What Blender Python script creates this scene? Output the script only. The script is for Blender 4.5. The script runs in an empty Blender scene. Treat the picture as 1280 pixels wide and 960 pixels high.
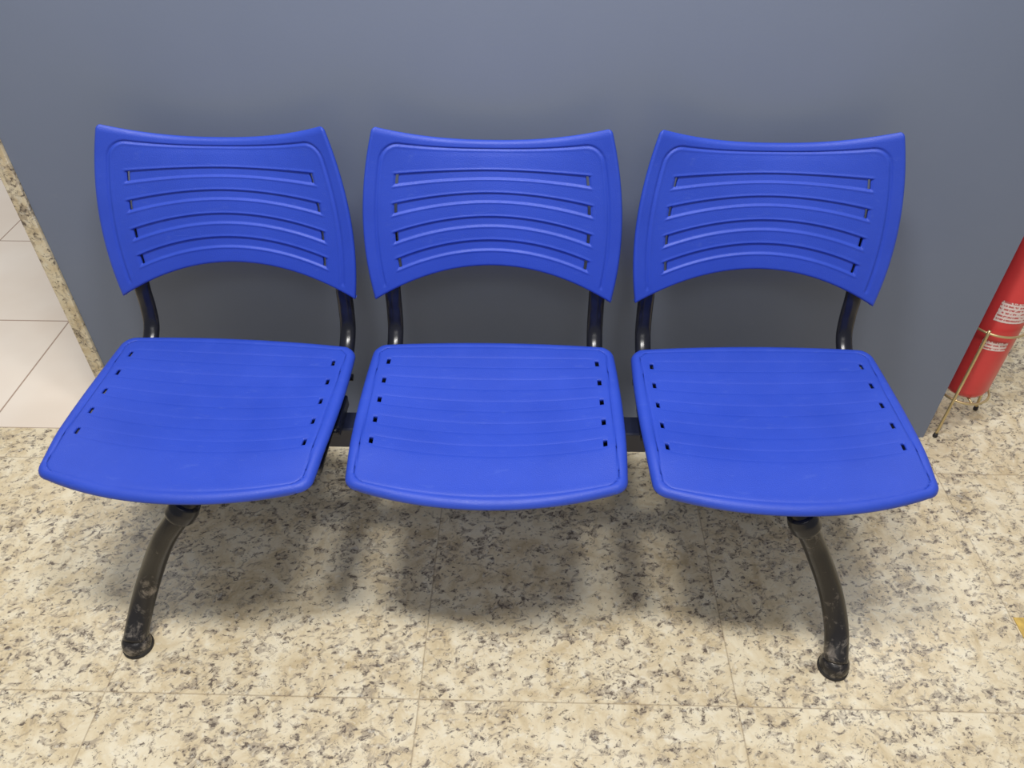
import bpy, math, random
from mathutils import Vector, Matrix
random.seed(4)
scene = bpy.context.scene
scene.view_settings.view_transform = 'Standard'
scene.view_settings.look = 'None'

# ------------------------------------------------------------ helpers
def link(o, parent=None):
    scene.collection.objects.link(o)
    if parent is not None:
        o.parent = parent
    return o

def empty(name, loc=(0, 0, 0)):
    e = bpy.data.objects.new(name, None)
    e.empty_display_size = 0.1
    e.location = loc
    return link(e)

def mesh_obj(name, verts, faces, mat, parent=None, smooth=True):
    me = bpy.data.meshes.new(name)
    me.from_pydata([tuple(v) for v in verts], [], faces)
    me.materials.append(mat)
    if smooth:
        me.polygons.foreach_set('use_smooth', [True] * len(me.polygons))
    me.update()
    return link(bpy.data.objects.new(name, me), parent)

def box(name, x0, x1, y0, y1, z0, z1, mat, parent=None, bevel=0.0):
    v = [(x, y, z) for z in (z0, z1) for y in (y0, y1) for x in (x0, x1)]
    f = [(0, 2, 3, 1), (4, 5, 7, 6), (0, 1, 5, 4), (2, 6, 7, 3), (0, 4, 6, 2), (1, 3, 7, 5)]
    o = mesh_obj(name, v, f, mat, parent, smooth=False)
    if bevel > 0:
        m = o.modifiers.new('bev', 'BEVEL'); m.width = bevel; m.segments = 3
    return o

def catmull(pts, n=10):
    P = [Vector(p) for p in pts]
    if len(P) == 2:
        return P
    P = [P[0] * 2 - P[1]] + P + [P[-1] * 2 - P[-2]]
    out = []
    for i in range(1, len(P) - 2):
        for k in range(n):
            t = k / n
            a, b, c, d = P[i - 1], P[i], P[i + 1], P[i + 2]
            out.append(0.5 * ((2 * b) + (c - a) * t + (2 * a - 5 * b + 4 * c - d) * t * t + (-a + 3 * b - 3 * c + d) * t ** 3))
    out.append(P[-2])
    return out

def tube(name, pts, r, mat, parent=None, n=10, seg=20, sx=1.0, sy=1.0, radii=None, ref=(1, 0, 0)):
    C = catmull(pts, n)
    N = len(C)
    V = []; F = []
    refv = Vector(ref)
    for i, c in enumerate(C):
        T = (C[min(i + 1, N - 1)] - C[max(i - 1, 0)]).normalized()
        A = (refv - T * refv.dot(T)).normalized()
        B = T.cross(A).normalized()
        if radii:
            u = i / (N - 1) * (len(radii) - 1); k = min(int(u), len(radii) - 2); w = u - k
            rr = radii[k] * (1 - w) + radii[k + 1] * w
        else:
            rr = r
        for j in range(seg):
            a = 2 * math.pi * j / seg
            V.append(c + A * math.cos(a) * rr * sx + B * math.sin(a) * rr * sy)
    for i in range(N - 1):
        for j in range(seg):
            a = i * seg + j; b = i * seg + (j + 1) % seg
            F.append((a, b, b + seg, a + seg))
    F.append(tuple(reversed(range(seg))))
    F.append(tuple((N - 1) * seg + j for j in range(seg)))
    return mesh_obj(name, V, F, mat, parent)

def lathe(name, prof, cx, cy, mat, parent=None, seg=40):
    V = []; F = []
    for (r, z) in prof:
        for j in range(seg):
            a = 2 * math.pi * j / seg
            V.append((cx + r * math.cos(a), cy + r * math.sin(a), z))
    for i in range(len(prof) - 1):
        for j in range(seg):
            a = i * seg + j; b = i * seg + (j + 1) % seg
            F.append((a, b, b + seg, a + seg))
    F.append(tuple(reversed(range(seg))))
    F.append(tuple((len(prof) - 1) * seg + j for j in range(seg)))
    return mesh_obj(name, V, F, mat, parent)

def ring(name, cx, cy, z, R, r, mat, parent=None, seg=48, k=8):
    V = []; F = []
    for i in range(seg):
        a = 2 * math.pi * i / seg
        for j in range(k):
            b = 2 * math.pi * j / k
            V.append((cx + (R + r * math.cos(b)) * math.cos(a), cy + (R + r * math.cos(b)) * math.sin(a), z + r * math.sin(b)))
    for i in range(seg):
        for j in range(k):
            i2 = (i + 1) % seg; j2 = (j + 1) % k
            F.append((i * k + j, i2 * k + j, i2 * k + j2, i * k + j2))
    return mesh_obj(name, V, F, mat, parent)

# ------------------------------------------------------------ node helpers
class NT:
    def __init__(self, name):
        self.mat = bpy.data.materials.new(name)
        self.mat.use_nodes = True
        self.t = self.mat.node_tree
        self.b = self.t.nodes['Principled BSDF']
        self.pos = self.t.nodes.new('ShaderNodeNewGeometry').outputs['Position']
        self.obj = self.t.nodes.new('ShaderNodeTexCoord').outputs['Object']
    def put(self, sock, v):
        if isinstance(v, bpy.types.NodeSocket):
            self.t.links.new(v, sock)
        else:
            sock.default_value = v
    def math(self, op, a, b=0.0, clamp=False):
        n = self.t.nodes.new('ShaderNodeMath'); n.operation = op; n.use_clamp = clamp
        self.put(n.inputs[0], a); self.put(n.inputs[1], b)
        return n.outputs[0]
    def vmath(self, op, a, b):
        n = self.t.nodes.new('ShaderNodeVectorMath'); n.operation = op
        self.put(n.inputs[0], a); self.put(n.inputs[1], b)
        return n.outputs[0]
    def sep(self, v):
        n = self.t.nodes.new('ShaderNodeSeparateXYZ'); self.put(n.inputs[0], v); return n.outputs
    def comb(self, x, y, z):
        n = self.t.nodes.new('ShaderNodeCombineXYZ')
        for i, q in enumerate((x, y, z)): self.put(n.inputs[i], q)
        return n.outputs[0]
    def noise(self, v, scale, detail=4, rough=0.5, dist=0.0):
        n = self.t.nodes.new('ShaderNodeTexNoise')
        self.put(n.inputs['Vector'], v)
        n.inputs['Scale'].default_value = scale; n.inputs['Detail'].default_value = detail
        n.inputs['Roughness'].default_value = rough; n.inputs['Distortion'].default_value = dist
        return n.outputs['Fac']
    def ramp(self, f, stops, interp='LINEAR'):
        n = self.t.nodes.new('ShaderNodeValToRGB'); self.put(n.inputs[0], f)
        cr = n.color_ramp; cr.interpolation = interp
        while len(cr.elements) < len(stops): cr.elements.new(0.5)
        for e, (p, c) in zip(cr.elements, stops):
            e.position = p; e.color = (*c, 1) if len(c) == 3 else c
        return n.outputs['Color']
    def mix(self, f, a, b, mode='MIX'):
        n = self.t.nodes.new('ShaderNodeMix'); n.data_type = 'RGBA'; n.blend_type = mode
        self.put(n.inputs[0], f)
        for i, q in ((6, a), (7, b)):
            if isinstance(q, tuple) and len(q) == 3: q = (*q, 1)
            self.put(n.inputs[i], q)
        return n.outputs[2]
    def step(self, f, lo, hi):
        n = self.t.nodes.new('ShaderNodeMapRange'); self.put(n.inputs[0], f)
        n.inputs[1].default_value = lo; n.inputs[2].default_value = hi
        return n.outputs[0]
    def bump(self, h, strength, dist=0.001):
        n = self.t.nodes.new('ShaderNodeBump'); self.put(n.inputs['Height'], h)
        n.inputs['Strength'].default_value = strength; n.inputs['Distance'].default_value = dist
        self.t.links.new(n.outputs[0], self.b.inputs['Normal'])
    def set(self, **k):
        for a, v in k.items():
            a = a.replace('_', ' ')
            if isinstance(v, tuple) and len(v) == 3: v = (*v, 1)
            self.put(self.b.inputs[a], v)
        return self.mat

def simple(name, col, rough=0.4, metal=0.0, var=0.15, scale=30, bump=0.0, bscale=400, **k):
    m = NT(name)
    n = m.noise(m.obj, scale, 4)
    c2 = tuple(c * (1 - var) for c in col); c3 = tuple(min(1, c * (1 + var)) for c in col)
    m.set(Base_Color=m.ramp(n, [(0.3, c2), (0.7, c3)]), Roughness=rough, Metallic=metal, **k)
    if bump: m.bump(m.noise(m.obj, bscale, 2), bump, 0.0005)
    return m.mat

def grid_lines(m, p, x0, y0, size, half):
    s = m.sep(p)
    u = m.math('DIVIDE', m.math('SUBTRACT', s[0], x0), size)
    v = m.math('DIVIDE', m.math('SUBTRACT', s[1], y0), size)
    iu = m.math('FLOOR', u); iv = m.math('FLOOR', v)
    du = m.math('ABSOLUTE', m.math('SUBTRACT', m.math('FRACT', m.math('ADD', u, 0.5)), 0.5))
    dv = m.math('ABSOLUTE', m.math('SUBTRACT', m.math('FRACT', m.math('ADD', v, 0.5)), 0.5))
    d = m.math('MULTIPLY', m.math('MINIMUM', du, dv), size)
    g = m.math('SUBTRACT', 1.0, m.step(d, half * 0.6, half * 1.5))
    return g, iu, iv

def granite(name, tiled=True):
    m = NT(name)
    p = m.pos
    if tiled:
        g, iu, iv = grid_lines(m, p, 0.405, 0.69, 0.597, 0.0013)
        off = m.comb(m.math('MULTIPLY', iu, 3.71), m.math('MULTIPLY', iv, 5.37), m.math('MULTIPLY', m.math('ADD', iu, iv), 1.9))
        q = m.vmath('ADD', p, off)
    else:
        q = p
    s = m.sep(q)
    qs = m.comb(m.math('ADD', s[0], m.math('MULTIPLY', s[1], 0.35)), m.math('MULTIPLY', m.math('SUBTRACT', s[1], m.math('MULTIPLY', s[0], 0.3)), 1.3), s[2])
    base = m.ramp(m.noise(q, 17, 5, 0.65, 0.6), [(0.30, (0.56, 0.44, 0.26)), (0.45, (0.72, 0.605, 0.405)), (0.60, (0.82, 0.73, 0.54)), (0.8, (0.87, 0.81, 0.66))])
    big = m.noise(q, 7, 2, 0.5)
    n1 = m.noise(qs, 44, 6, 0.66, 0.9)
    n1b = m.math('ADD', n1, m.math('MULTIPLY', m.math('SUBTRACT', big, 0.5), 0.20))
    c = m.mix(m.math('MULTIPLY', m.step(n1b, 0.50, 0.59), 0.68), base, (0.34, 0.28, 0.215))
    n2 = m.noise(qs, 112, 4, 0.66, 0.6)
    n2b = m.math('ADD', n2, m.math('MULTIPLY', m.math('SUBTRACT', n1b, 0.5), 0.70))
    c = m.mix(m.math('MULTIPLY', m.step(n2b, 0.58, 0.65), 0.82), c, (0.082, 0.060, 0.052))
    n3 = m.noise(q, 80, 3, 0.6, 0.3)
    c = m.mix(m.math('MULTIPLY', m.step(n3, 0.58, 0.68), 0.40), c, (0.86, 0.82, 0.71))
    if tiled:
        c = m.mix(m.math('MULTIPLY', g, 0.48), c, (0.28, 0.20, 0.12))
    m.set(Base_Color=c, Roughness=0.32)
    return m.mat

M_granite = granite('granite_floor_tiles')
M_jamb = granite('granite_edge_trim', False)

m = NT('white_ceramic_tiles')
g, iu, iv = grid_lines(m, m.pos, -1.394, 1.39, 0.46, 0.0022)
m.set(Base_Color=m.mix(g, m.ramp(m.noise(m.pos, 3, 3), [(0.3, (0.82, 0.71, 0.60)), (0.7, (0.90, 0.82, 0.73))]), (0.42, 0.31, 0.24)), Roughness=0.25)
M_white = m.mat

m = NT('blue_grey_wall_paint')
n = m.noise(m.pos, 1.6, 4, 0.6)
c = m.ramp(n, [(0.3, (0.182, 0.218, 0.305)), (0.7, (0.200, 0.236, 0.327))])
sc = m.noise(m.vmath('MULTIPLY', m.pos, (3, 1, 14)), 5, 6, 0.7)
c = m.mix(m.math('MULTIPLY', m.step(sc, 0.66, 0.74), 0.25), c, (0.30, 0.33, 0.40))
m.set(Base_Color=c, Roughness=0.5)
m.bump(m.noise(m.pos, 160, 3), 0.15, 0.001)
M_wall = m.mat

m = NT('blue_plastic')
n = m.noise(m.obj, 7, 4, 0.6)
c = m.ramp(n, [(0.3, (0.022, 0.066, 0.51)), (0.7, (0.029, 0.079, 0.57))])
scuff = m.noise(m.vmath('MULTIPLY', m.obj, (1, 4, 4)), 22, 8, 0.75, 1.0)
c = m.mix(m.math('MULTIPLY', m.step(scuff, 0.58, 0.78), 0.26), c, (0.16, 0.24, 0.68))
m.set(Base_Color=c, Roughness=m.ramp(m.noise(m.obj, 25, 5, 0.7), [(0.3, (0.42,) * 3), (0.7, (0.54,) * 3)]))
m.bump(m.noise(m.obj, 600, 2, 0.6), 0.6, 0.0009)
M_blue = m.mat

M_black = simple('black_gloss_metal', (0.009, 0.010, 0.018), 0.25, 0.0, 0.2)
M_beam = simple('navy_black_steel', (0.014, 0.018, 0.042), 0.35)
m = NT('worn_black_steel')
z = m.sep(m.pos)[2]
w = m.noise(m.pos, 34, 7, 0.75, 0.6)
lo = m.math('SUBTRACT', 1.0, m.step(z, 0.04, 0.20))
f = m.step(m.math('ADD', w, m.math('MULTIPLY', lo, 0.09)), 0.60, 0.78)
m.set(Base_Color=m.mix(f, (0.028, 0.026, 0.027), (0.33, 0.29, 0.25)), Roughness=0.25, Metallic=0.25)
M_leg = m.mat
M_rubber = simple('black_rubber', (0.02, 0.018, 0.018), 0.6, bump=0.3)
M_red = simple('red_enamel', (0.74, 0.055, 0.06), 0.3, 0.0, 0.1, 8)
M_gold = simple('brass_wire', (0.66, 0.53, 0.28), 0.3, 0.7)
M_steel = simple('steel', (0.5, 0.5, 0.5), 0.3, 0.9)
M_yellow = simple('yellow_floor_tape', (0.62, 0.42, 0.10), 0.5, 0, 0.25, 60)
m = NT('extinguisher_label')
s = m.sep(m.obj)
row = m.math('FRACT', m.math('MULTIPLY', s[2], 110))
txt = m.math('MULTIPLY', m.math('GREATER_THAN', row, 0.5), m.math('GREATER_THAN', m.noise(m.vmath('MULTIPLY', m.obj, (1, 1, .3)), 330, 2), 0.47))
m.set(Base_Color=m.mix(txt, (0.88, 0.74, 0.72), (0.60, 0.14, 0.14)), Roughness=0.4)
M_label = m.mat

# ------------------------------------------------------------ room shell
def quads(name, rects, z, mat):
    V = []; F = []
    for (a, b, c, d) in rects:
        k = len(V); V += [(a, c, z), (b, c, z), (b, d, z), (a, d, z)]; F.append((k, k + 1, k + 2, k + 3))
    return mesh_obj(name, V, F, mat, smooth=False)
quads('floor', [(-4, 4, -2.5, 1.39), (0, 4, 1.39, 5)], 0, M_granite)
quads('floor_white_tile', [(-4, 0, 1.39, 5)], 0, M_white)
box('wall_back', -1.030, 1.018, 1.412, 1.55, 0, 2.7, M_wall)
box('trim_1', -1.062, -1.031, 1.405, 1.56, 0, 2.7, M_jamb, bevel=0.002)
tp = empty('floor_tape')
box('tape_strip', 1.006, 1.075, 0.72, 0.892, 0.0002, 0.0015, M_yellow, tp)

# ------------------------------------------------------------ chair panels
def sstep(a, b, x):
    t = max(0.0, min(1.0, (x - a) / (b - a))); return t * t * (3 - 2 * t)

def lin(n):
    return [i / n for i in range(n + 1)]

def merge(vals, extra, tol):
    out = list(extra)
    for v in vals:
        if all(abs(v - e) > tol for e in extra): out.append(v)
    return sorted(set(round(v, 6) for v in out))

def sdf_rr(x, y, hx, hy, r):
    qx = abs(x) - hx + r; qy = abs(y) - hy + r
    return math.hypot(max(qx, 0), max(qy, 0)) + min(max(qx, qy), 0) - r

def corner(w, R, d):
    if d < R:
        return w - R + math.sqrt(max(0, R * R - (R - d) ** 2))
    return w

def panel_mesh(name, S, T, point, hole, mat):
    V = []; F = []
    for t in T:
        for s in S:
            V.append(point(s, t))
    n = len(S)
    for j in range(len(T) - 1):
        for i in range(n - 1):
            sc = (S[i] + S[i + 1]) / 2; tc = (T[j] + T[j + 1]) / 2
            if hole(sc, tc): continue
            a = j * n + i
            F.append((a, a + 1, a + 1 + n, a + n))
    me = bpy.data.meshes.new(name)
    me.from_pydata(V, [], F); me.materials.append(mat)
    me.polygons.foreach_set('use_smooth', [True] * len(F))
    me.update()
    return me

# --- backrest (local x, world y/z)
BSLOTS = [0.160, 0.340, 0.530, 0.720]
BH = 0.038
WD = 0.0
def back_point(s, t):
    H = 0.33
    w = 0.234 + (0.0620 - WD) * t - 0.0810 * t * t
    w = corner(w, 0.007, (1 - t) * H)
    x = s * w
    q = 1 - s * s
    zb = 0.515 + 0.066 * q
    zt = 0.838 - 0.034 * (1 - abs(s) ** 2.2)
    # slots arch upward in the middle more than the top edge does
    sl = math.sin(math.pi * t ** 0.85) * (1 - sstep(0.86, 0.97, t))
    z = zb + (zt - zb) * t + 0.019 * (q - 0.35) * sl * (1 - sstep(0.8, 1.0, abs(s)))
    y = 1.250 + 0.062 * t + 0.012 * t * t + 0.028 * q
    d = max(0, min((1 - abs(s)) * 0.235, t * 0.26, (1 - t) * 0.26)); R = 0.006
    if d < R: y += 0.007 * (1 - math.sqrt(max(0, 1 - (1 - d / R) ** 2)))
    for k, tk in enumerate(BSLOTS):
        if abs(s) < 0.80 and abs(t - tk) < BH + 0.03:
            a = 1 - sstep(BH - 0.006, BH, abs(t - tk))
            b = 1 - sstep(0.762, 0.772, abs(s))
            y += 0.0028 * a * b
            l = math.exp(-((abs(t - tk) - BH - 0.007) / 0.006) ** 2) * (1 - sstep(0.77, 0.79, abs(s)))
            y -= 0.0010 * l
    if t > 0.04:
        sd = sdf_rr(s * 0.235, (t - 0.30) * 0.31, 0.235 * 0.895, 0.31 * 0.640, 0.030)
        y += (0.0030 * math.exp(-(sd / 0.0020) ** 2) - 0.0008 * math.exp(-((sd + 0.0045) / 0.0022) ** 2)) * sstep(0.045, 0.07, t)
    return (x, y, z)

def back_hole(s, t):
    if not (0.735 < abs(s) < 0.758): return False
    return any(abs(t - tk) < BH - 0.008 for tk in BSLOTS)

ex = []
for q in (0.735, 0.758, 0.762, 0.772, 0.78): ex += [q, -q]
S = merge([2 * v - 1 for v in lin(210)], ex + [-1, 1] + [g * u for g in (-1, 1) for u in (0.9995, 0.998, 0.995, 0.99, 0.983, 0.975)], 0.003)
et = []
for tk in BSLOTS:
    for q in (BH - 0.008, BH - 0.004, BH, BH + 0.004, BH + 0.008, BH + 0.013): et += [tk - q, tk + q]
T = merge(lin(160), et + [0, 1, .001, .004, .01, .02, .9995, .998, .995, .99, .983, .975], 0.0025)
me_back = panel_mesh('backrest', S, T, back_point, back_hole, M_blue)
WD = 0.009
me_back_worn = panel_mesh('backrest_narrow', S, T, back_point, back_hole, M_blue)

# --- seat pan
SROWS = [0.135, 0.281, 0.428, 0.574, 0.720]
def seat_point(s, t):
    w = 0.229 + 0.026 * t * (1 - t) - 0.001 * t
    w = corner(w, 0.022, t * 0.38)
    w = corner(w, 0.020, (1 - t) * 0.38)
    x = s * w
    q = 1 - s * s
    yr = 1.194 + 0.010 * q
    yf = 0.842 - 0.038 * q
    y = yr + (yf - yr) * t
    z = 0.440 + 0.002 * (1 - sstep(0, 0.35, t)) - 0.012 * q * math.sin(math.pi * min(1, t * 1.05))
    z -= 0.009 * sstep(0.72, 1.0, t)
    d = max(0, min((1 - abs(s)) * w, t * 0.39, (1 - t) * 0.39))
    R = 0.004
    if d < R: z -= 0.005 * (1 - math.sqrt(max(0, 1 - (1 - d / R) ** 2)))
    sd = sdf_rr(x, (t - 0.5) * 0.38, 0.222, 0.180, 0.020)
    z -= 0.0014 * math.exp(-(sd / 0.0018) ** 2)
    for tk in SROWS:
        if abs(t - tk) < 0.06 and abs(s) < 0.91:
            a = (1 - sstep(0.026, 0.034, abs(t - tk))) * (1 - sstep(0.895, 0.905, abs(s)))
            z -= 0.0005 * a
            z -= 0.0006 * math.exp(-((abs(t - tk) - 0.034) / 0.005) ** 2) * (1 - sstep(0.83, 0.9, abs(s)))
    return (x, y, z)
def seat_hole(s, t):
    if not (0.858 < abs(s) < 0.890): return False
    return any(abs(t - tk) < 0.022 for tk in SROWS)
ex = []
for q in (0.858, 0.890, 0.895, 0.905): ex += [q, -q]
S = merge([2 * v - 1 for v in lin(190)], ex + [-1, 1] + [g * u for g in (-1, 1) for u in (0.9995, 0.998, 0.994, 0.988, 0.98)], 0.003)
et = []
for tk in SROWS:
    for q in (0.022, 0.026, 0.030, 0.034, 0.038): et += [tk - q, tk + q]
T = merge(lin(140), et + [0, 1, .0005, .002, .005, .01, .02, .03, .04, .9995, .998, .995, .99, .98, .97, .96], 0.003)
me_seat = panel_mesh('seat', S, T, seat_point, seat_hole, M_blue)

bench = empty('three_seat_waiting_bench', (-0.066, 1.0, 0))
def bpar(o):
    o.parent = bench
    o.matrix_parent_inverse = Matrix.Translation((0.066, -1.0, 0))
    return o

CX = [-0.575, -0.066, 0.443]
SROT = [-2.6, 0.3, 1.3]
BDX = [-0.002, -0.003, 0.004]
for i, cx in enumerate(CX):
    k = i + 1
    for nm, me, th in (('backrest', me_back_worn if i == 0 else me_back, 0.008), ('seat', me_seat, 0.008)):
        o = bpy.data.objects.new('%s_%d' % (nm, k), me)
        link(o); o.location = (cx + BDX[i], 0, 0); bpar(o)
        if nm == 'seat':
            a = math.radians(SROT[i]); py = 1.19
            o.rotation_euler = (0, 0, a)
            o.location = (cx + py * math.sin(a), py - py * math.cos(a), 0)
        md = o.modifiers.new('thick', 'SOLIDIFY'); md.thickness = th
        md.offset = -1
    for sgn, nm in ((-1, 'a'), (1, 'b')):
        x = cx + sgn * 0.205
        pts = [(x, 0.90, 0.400), (x, 1.02, 0.400), (x, 1.15, 0.401), (x, 1.215, 0.407), (x, 1.258, 0.435), (x, 1.273, 0.478),
               (x, 1.278, 0.52), (x, 1.294, 0.585), (x, 1.309, 0.65)]
        bpar(tube('seat_support_%d%s' % (k, nm), pts, 0.0135, M_black, n=8, sx=1.2, sy=0.85))
        sh = [math.tan(math.radians(SROT[i])) * (1.19 - yy) for yy in (0.89, 1.165)]
        rb = [(cx + sgn * 0.203 + sh[0], 0.89, 0.415), (cx + sgn * 0.203 + sh[1], 1.165, 0.417)]
        bpar(tube('hole_backing_%d%s' % (k, nm), rb, 0.026, M_black, seg=8, sx=1.0, sy=0.25))  # black strip added under the seat holes so they look dark, hiding the bright floor
        bpar(box('bracket_%d%s' % (k, nm), x - 0.022, x + 0.022, 1.015, 1.105, 0.368, 0.394, M_beam, bevel=0.003))
        bpar(tube('side_bolt_%d%s' % (k, nm), [(x + sgn * 0.008, 1.135, 0.413), (x + sgn * 0.030, 1.135, 0.413)], 0.007, M_black, ref=(0, 0, 1)))
        bpar(tube('side_knob_%d%s' % (k, nm), [(x + sgn * 0.008, 1.0, 0.398), (x + sgn * 0.026, 1.0, 0.398)], 0.007, M_black, ref=(0, 0, 1)))

bpar(box('beam', -0.80, 0.66, 1.035, 1.085, 0.318, 0.368, M_beam, bevel=0.004))
bpar(box('beam_cap_1', -0.812, -0.80, 1.037, 1.083, 0.320, 0.366, M_rubber, bevel=0.003))
bpar(box('beam_cap_2', 0.66, 0.672, 1.037, 1.083, 0.320, 0.366, M_rubber, bevel=0.003))

def leg(tag, P, ref):
    bpar(tube('leg_' + tag, P, 0.022, M_leg, n=12, seg=24, radii=[0.020, 0.020, 0.020, 0.021, 0.022, 0.0225, 0.0225], sx=1.0, sy=1.0, ref=ref))
    f = Vector(P[-1])
    bpar(lathe('foot_' + tag, [(0.020, 0.0), (0.0262, 0.002), (0.0275, 0.008), (0.0272, 0.018), (0.025, 0.027), (0.019, 0.034), (0.01, 0.037)], f.x, f.y, M_leg, seg=28))
    bpar(lathe('foot_pad_' + tag, [(0.027, 0.0), (0.029, 0.001), (0.029, 0.006), (0.027, 0.008)], f.x, f.y, M_rubber, seg=28))
    a, b = Vector(P[2]), Vector(P[3])
    d = (b - a).normalized()
    c0 = a - d * 0.012
    bpar(tube('collar_' + tag, [c0, c0 + d * 0.016, c0 + d * 0.034, c0 + d * 0.045], 0.027, M_black, n=5, seg=24, radii=[0.024, 0.028, 0.028, 0.022], ref=ref))

LL = [(-0.600, 1.060, 0.330), (-0.605, 0.960, 0.335), (-0.618, 0.890, 0.308), (-0.672, 0.872, 0.235), (-0.722, 0.862, 0.140), (-0.752, 0.830, 0.067), (-0.761, 0.785, 0.024)]
LR = [(0.480, 1.060, 0.330), (0.484, 0.960, 0.335), (0.500, 0.890, 0.308), (0.540, 0.878, 0.235), (0.585, 0.856, 0.140), (0.607, 0.820, 0.067), (0.604, 0.773, 0.024)]
leg('front_1', LL, (1, 0, 0)); leg('front_2', LR, (1, 0, 0))
def rear(P): return [(x, 1.06 + (1.06 - y) * 0.85, z) for x, y, z in P]
leg('rear_1', rear(LL), (1, 0, 0)); leg('rear_2', rear(LR), (1, 0, 0))
for tag, x in (('1', -0.600), ('2', 0.480)):
    bpar(box('leg_clamp_' + tag, x - 0.03, x + 0.03, 1.025, 1.095, 0.306, 0.369, M_black, bevel=0.006))

# ------------------------------------------------------------ fire extinguisher + stand
ecx, ecy = 1.110, 1.49
fe = empty('fire_extinguisher', (ecx, ecy, 0))
def par(o, e):
    o.parent = e; o.matrix_parent_inverse = Matrix.Translation(-Vector(e.location)); return o
r = 0.054
dz = 0.022
prof = [(0.03, 0.088), (0.045, 0.087), (r - 0.004, 0.094), (r, 0.107), (r, 0.54)]
for i in range(1, 8):
    a = i / 8 * math.pi / 2
    prof.append((0.018 + (r - 0.018) * math.cos(a), 0.54 + 0.05 * math.sin(a)))
prof += [(0.018, 0.61)]
par(lathe('cylinder', [(a, b + dz) for a, b in prof], ecx, ecy, M_red), fe)
par(lathe('valve_neck', [(a, b + dz) for a, b in [(0.016, 0.60), (0.016, 0.625), (0.021, 0.628), (0.021, 0.65), (0.010, 0.66)]], ecx, ecy, M_steel), fe)
par(box('valve_handle', ecx - 0.012, ecx + 0.012, ecy - 0.11, ecy + 0.02, 0.690, 0.698, M_rubber, bevel=0.003), fe)
par(box('valve_lever', ecx - 0.011, ecx + 0.011, ecy - 0.10, ecy + 0.02, 0.672, 0.679, M_rubber, bevel=0.003), fe)
par(tube('hose', [(ecx + 0.018, ecy, 0.66), (ecx + 0.05, ecy + 0.02, 0.67), (ecx + 0.070, ecy + 0.04, 0.60), (ecx + 0.060, ecy + 0.045, 0.47), (ecx + 0.055, ecy + 0.045, 0.40)], 0.008, M_rubber, ref=(0, 1, 0)), fe)
def label(name, a0, a1, z0, z1):
    V = []; F = []; n = 16
    for i in range(n + 1):
        a = math.radians(a0 + (a1 - a0) * i / n)
        for z in (z0, z1):
            V.append((ecx + (r + 0.0007) * math.cos(a), ecy + (r + 0.0007) * math.sin(a), z))
    for i in range(n): F.append((2 * i, 2 * i + 2, 2 * i + 3, 2 * i + 1))
    par(mesh_obj(name, V, F, M_label), fe)
label('label_upper', 225, 305, 0.345, 0.400)
label('label_lower', 225, 285, 0.265, 0.290)

st = empty('fire_extinguisher_stand', (ecx, ecy, 0))
par(ring('ring_upper', ecx, ecy, 0.315, 0.066, 0.0030, M_gold), st)
par(ring('ring_lower', ecx, ecy, 0.103, 0.062, 0.0030, M_gold), st)
par(tube('cross_bar_1', [(ecx - 0.062, ecy, 0.102), (ecx + 0.062, ecy, 0.102)], 0.003, M_gold, ref=(0, 0, 1)), st)
par(tube('cross_bar_2', [(ecx, ecy - 0.062, 0.102), (ecx, ecy + 0.062, 0.102)], 0.003, M_gold, ref=(0, 0, 1)), st)
for i, (fx, fy) in enumerate([(1.048, 1.415), (1.195, 1.52), (1.110, 1.60), ]):
    d = Vector((fx - ecx, fy - ecy)).normalized()
    top = (ecx + d.x * 0.069, ecy + d.y * 0.069, 0.325)
    par(tube('leg_%d' % (i + 1), [top, (ecx + (fx - ecx) * 0.82, ecy + (fy - ecy) * 0.82, 0.14), (fx, fy, 0.004)], 0.0036, M_gold, n=8, seg=10, ref=(0.3, 0.9, 0)), st)
    par(lathe('foot_%d' % (i + 1), [(0.005, 0), (0.006, 0.004), (0.005, 0.012)], fx, fy, M_rubber, seg=12), st)

# ------------------------------------------------------------ lights
def area(name, loc, sx, sy, power, col=(1, 0.975, 0.93), tgt=None):
    l = bpy.data.lights.new(name, 'AREA'); l.shape = 'RECTANGLE'; l.size = sx; l.size_y = sy
    l.energy = power; l.color = col
    o = bpy.data.objects.new(name, l); o.location = loc; link(o)
    if tgt: o.rotation_euler = (Vector(tgt) - Vector(loc)).to_track_quat('-Z', 'Y').to_euler()
    return o
area('ceiling_light_1', (-0.38, 0.60, 2.75), 0.40, 0.25, 35)
area('ceiling_light_2', (0.34, 0.50, 2.75), 0.40, 0.25, 25)
area('ceiling_light_3', (0.0, -1.0, 2.75), 2.0, 0.6, 13)
area('ceiling_light_4', (-1.8, 3.0, 2.75), 1.2, 0.6, 30)
area('ceiling_light_5', (2.0, 2.6, 2.75), 1.2, 0.6, 20)
w = bpy.data.worlds.new('world'); scene.world = w; w.use_nodes = True
w.node_tree.nodes['Background'].inputs[0].default_value = (0.95, 0.96, 1.0, 1)
w.node_tree.nodes['Background'].inputs[1].default_value = 0.26

# ------------------------------------------------------------ camera
cd = bpy.data.cameras.new('camera'); cd.sensor_width = 36; cd.lens = 27.0
cam = bpy.data.objects.new('camera', cd); link(cam)
cam.location = (0, 0, 1.4)
cam.rotation_euler = (math.radians(90 - 41.3), 0, math.radians(1.4))
scene.camera = cam
